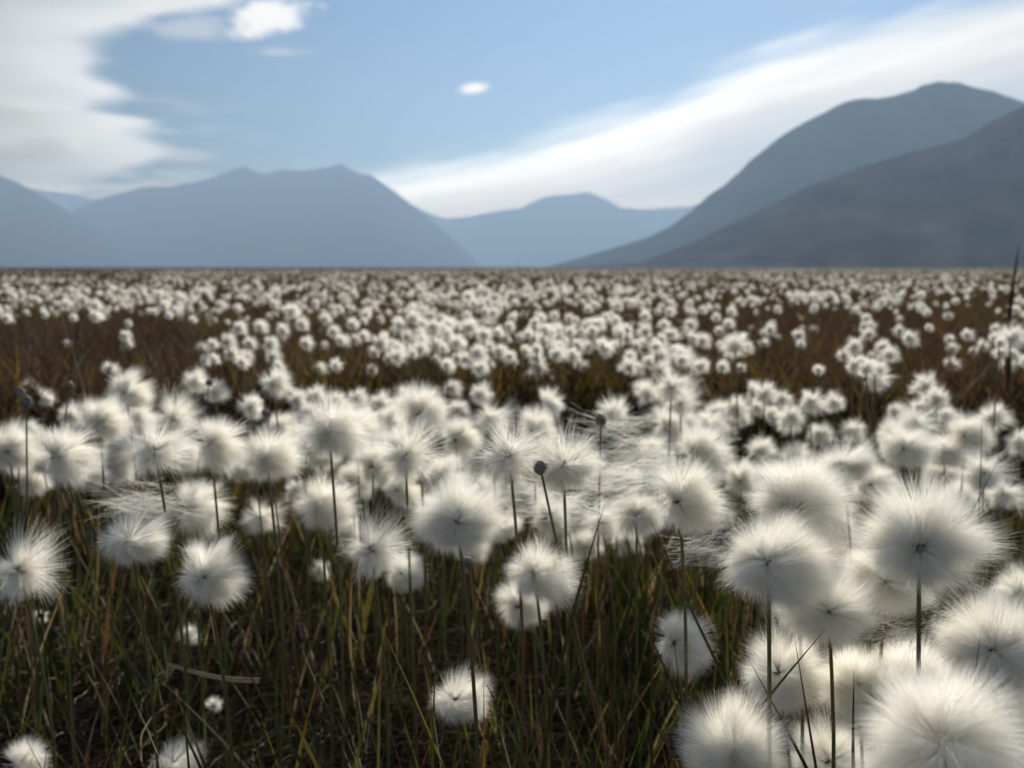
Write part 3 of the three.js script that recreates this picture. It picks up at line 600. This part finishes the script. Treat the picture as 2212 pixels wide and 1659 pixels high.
// ---------------------------------------------------------------- single leaves that stand out
{
  const R = rng(61);
  const dark = [0.045, 0.035, 0.022], rusty = [0.12, 0.05, 0.022], straw = [0.34, 0.26, 0.16], olive = [0.07, 0.07, 0.02];
  // tip x, y, depth, lower point x, y, width mm, colour, label
  const SINGLE = [
    [1785, 1360, 0.30, 1655, 1560, 2.6, olive, 'dark leaf leaning right, one of two crossed before the low heads'],
    [1620, 1430, 0.295, 1745, 1690, 2.4, dark, 'dark leaf leaning left, crossing the other before the low heads'],
    [1715, 1370, 0.31, 1745, 1560, 2.0, rusty, 'reddish upright leaf behind the crossed leaves'],
    [1616, 1470, 0.30, 1632, 1600, 2.2, dark, 'short upright dark leaf left of the thick stalk at lower right'],
    [1601, 1500, 0.31, 1600, 1600, 2.2, rusty, 'short orange leaf left of the thick stalk at lower right'],
    [1847, 1450, 0.29, 1866, 1620, 2.4, dark, 'upright dark leaf before the soft low head at right'],
    [2118, 1378, 0.245, 2112, 1490, 2.0, dark, 'dark leaf tip before the big head at the right edge'],
    [1405, 1120, 0.34, 1520, 1330, 2.4, olive, 'green leaf with orange tip leaning left, right of centre'],
    [1308, 1090, 0.37, 1275, 1290, 2.6, olive, 'dark green stalk leaning at the centre right'],
    [1366, 1290, 0.36, 1440, 1500, 2.2, dark, 'dark leaf leaning right in the grass below the centre'],
    [1412, 1340, 0.36, 1420, 1560, 2.2, olive, 'bowed dark leaf at the left of the lone greyish head'],
    [1275, 1180, 0.36, 1300, 1420, 1.8, rusty, 'thin hooked rusty leaf in the grass below centre'],
    [362, 1433, 0.46, 560, 1470, 3.0, straw, 'pale dry straw lying across the dark grass at left'],
    [340, 1465, 0.40, 480, 1640, 1.8, straw, 'thin dry leaf slanting down right at lower left'],
    [500, 1390, 0.42, 640, 1620, 2.4, olive, 'long olive leaf slanting down right at lower left'],
    [365, 1520, 0.36, 405, 1659, 2.2, rusty, 'orange leaf standing before the frayed tuft at the bottom'],
    [2120, 888, 0.55, 2105, 990, 1.6, dark, 'upright dark leaf before the heads at right'],
    [2160, 990, 0.50, 2135, 1060, 1.6, dark, 'slanting dark leaf before the heads at the right'],
    [2204, 522, 1.1, 2206, 640, 9, dark, 'dark blurred stalk rising past the skyline at the right edge'],
    [1116, 560, 1.3, 1118, 640, 4, dark, 'thin dark stalk reaching the skyline at centre'],
    [1206, 563, 1.3, 1212, 640, 4, dark, 'second thin stalk reaching the skyline right of centre'],
    [110, 615, 0.9, 150, 800, 2.4, straw, 'bent dry stalk before the white field at left'],
    [190, 610, 0.9, 178, 720, 2.2, dark, 'dark blurred leaf before the white field at left'],
    [172, 715, 0.9, 176, 830, 2.2, straw, 'straw-coloured spike in the brown sedge at left'],
  ];
  for (const [tx, ty, z, bx, by, w, color, label] of SINGLE) {
    const a = place(tx, ty, z), b = place(bx, by, z * (by - ty > 60 ? 1.02 : 1)), dir = b.clone().sub(a).normalize(), S = new Strips();
    const lying = Math.abs(dir.y) < 0.35, foot = lying ? b : a.clone().addScaledVector(dir, Math.max(a.distanceTo(b), (a.y - groundY(b.x, b.z)) / Math.max(0.3, -dir.y)));
    const bow = onSphere(R).multiplyScalar(a.distanceTo(foot) * 0.05), pts = [], N = 10, s0 = V3().crossVectors(dir, V3(0, 0, 1)).normalize(), s1 = V3().crossVectors(dir, s0).normalize();
    for (let j = 0; j <= N; j++) { const t = j / N; pts.push(foot.clone().lerp(a, t).addScaledVector(bow, Math.sin(t * 3.1)).sub(foot)); }
    const half = (t) => w * 0.0005 * (lying ? 1 - 0.4 * t : 1 - 0.95 * Math.pow(t, 3)), colr = (t) => (color === olive && t > 0.8 ? rusty : color);
    S.ribbon(pts, s0.clone().multiplyScalar(0.86).addScaledVector(s1, 0.5), half, colr); S.ribbon(pts, s0.clone().multiplyScalar(0.86).addScaledVector(s1, -0.5), half, colr);
    const m = new THREE.Mesh(S.build(), M.bladeGlossy); m.name = numbered('sedge_leaf'); m.position.copy(foot); tag(m, label, 'leaf', 'single sedge leaves'); scene.add(shadows(m));
  }
}

renderer.render(scene, camera);
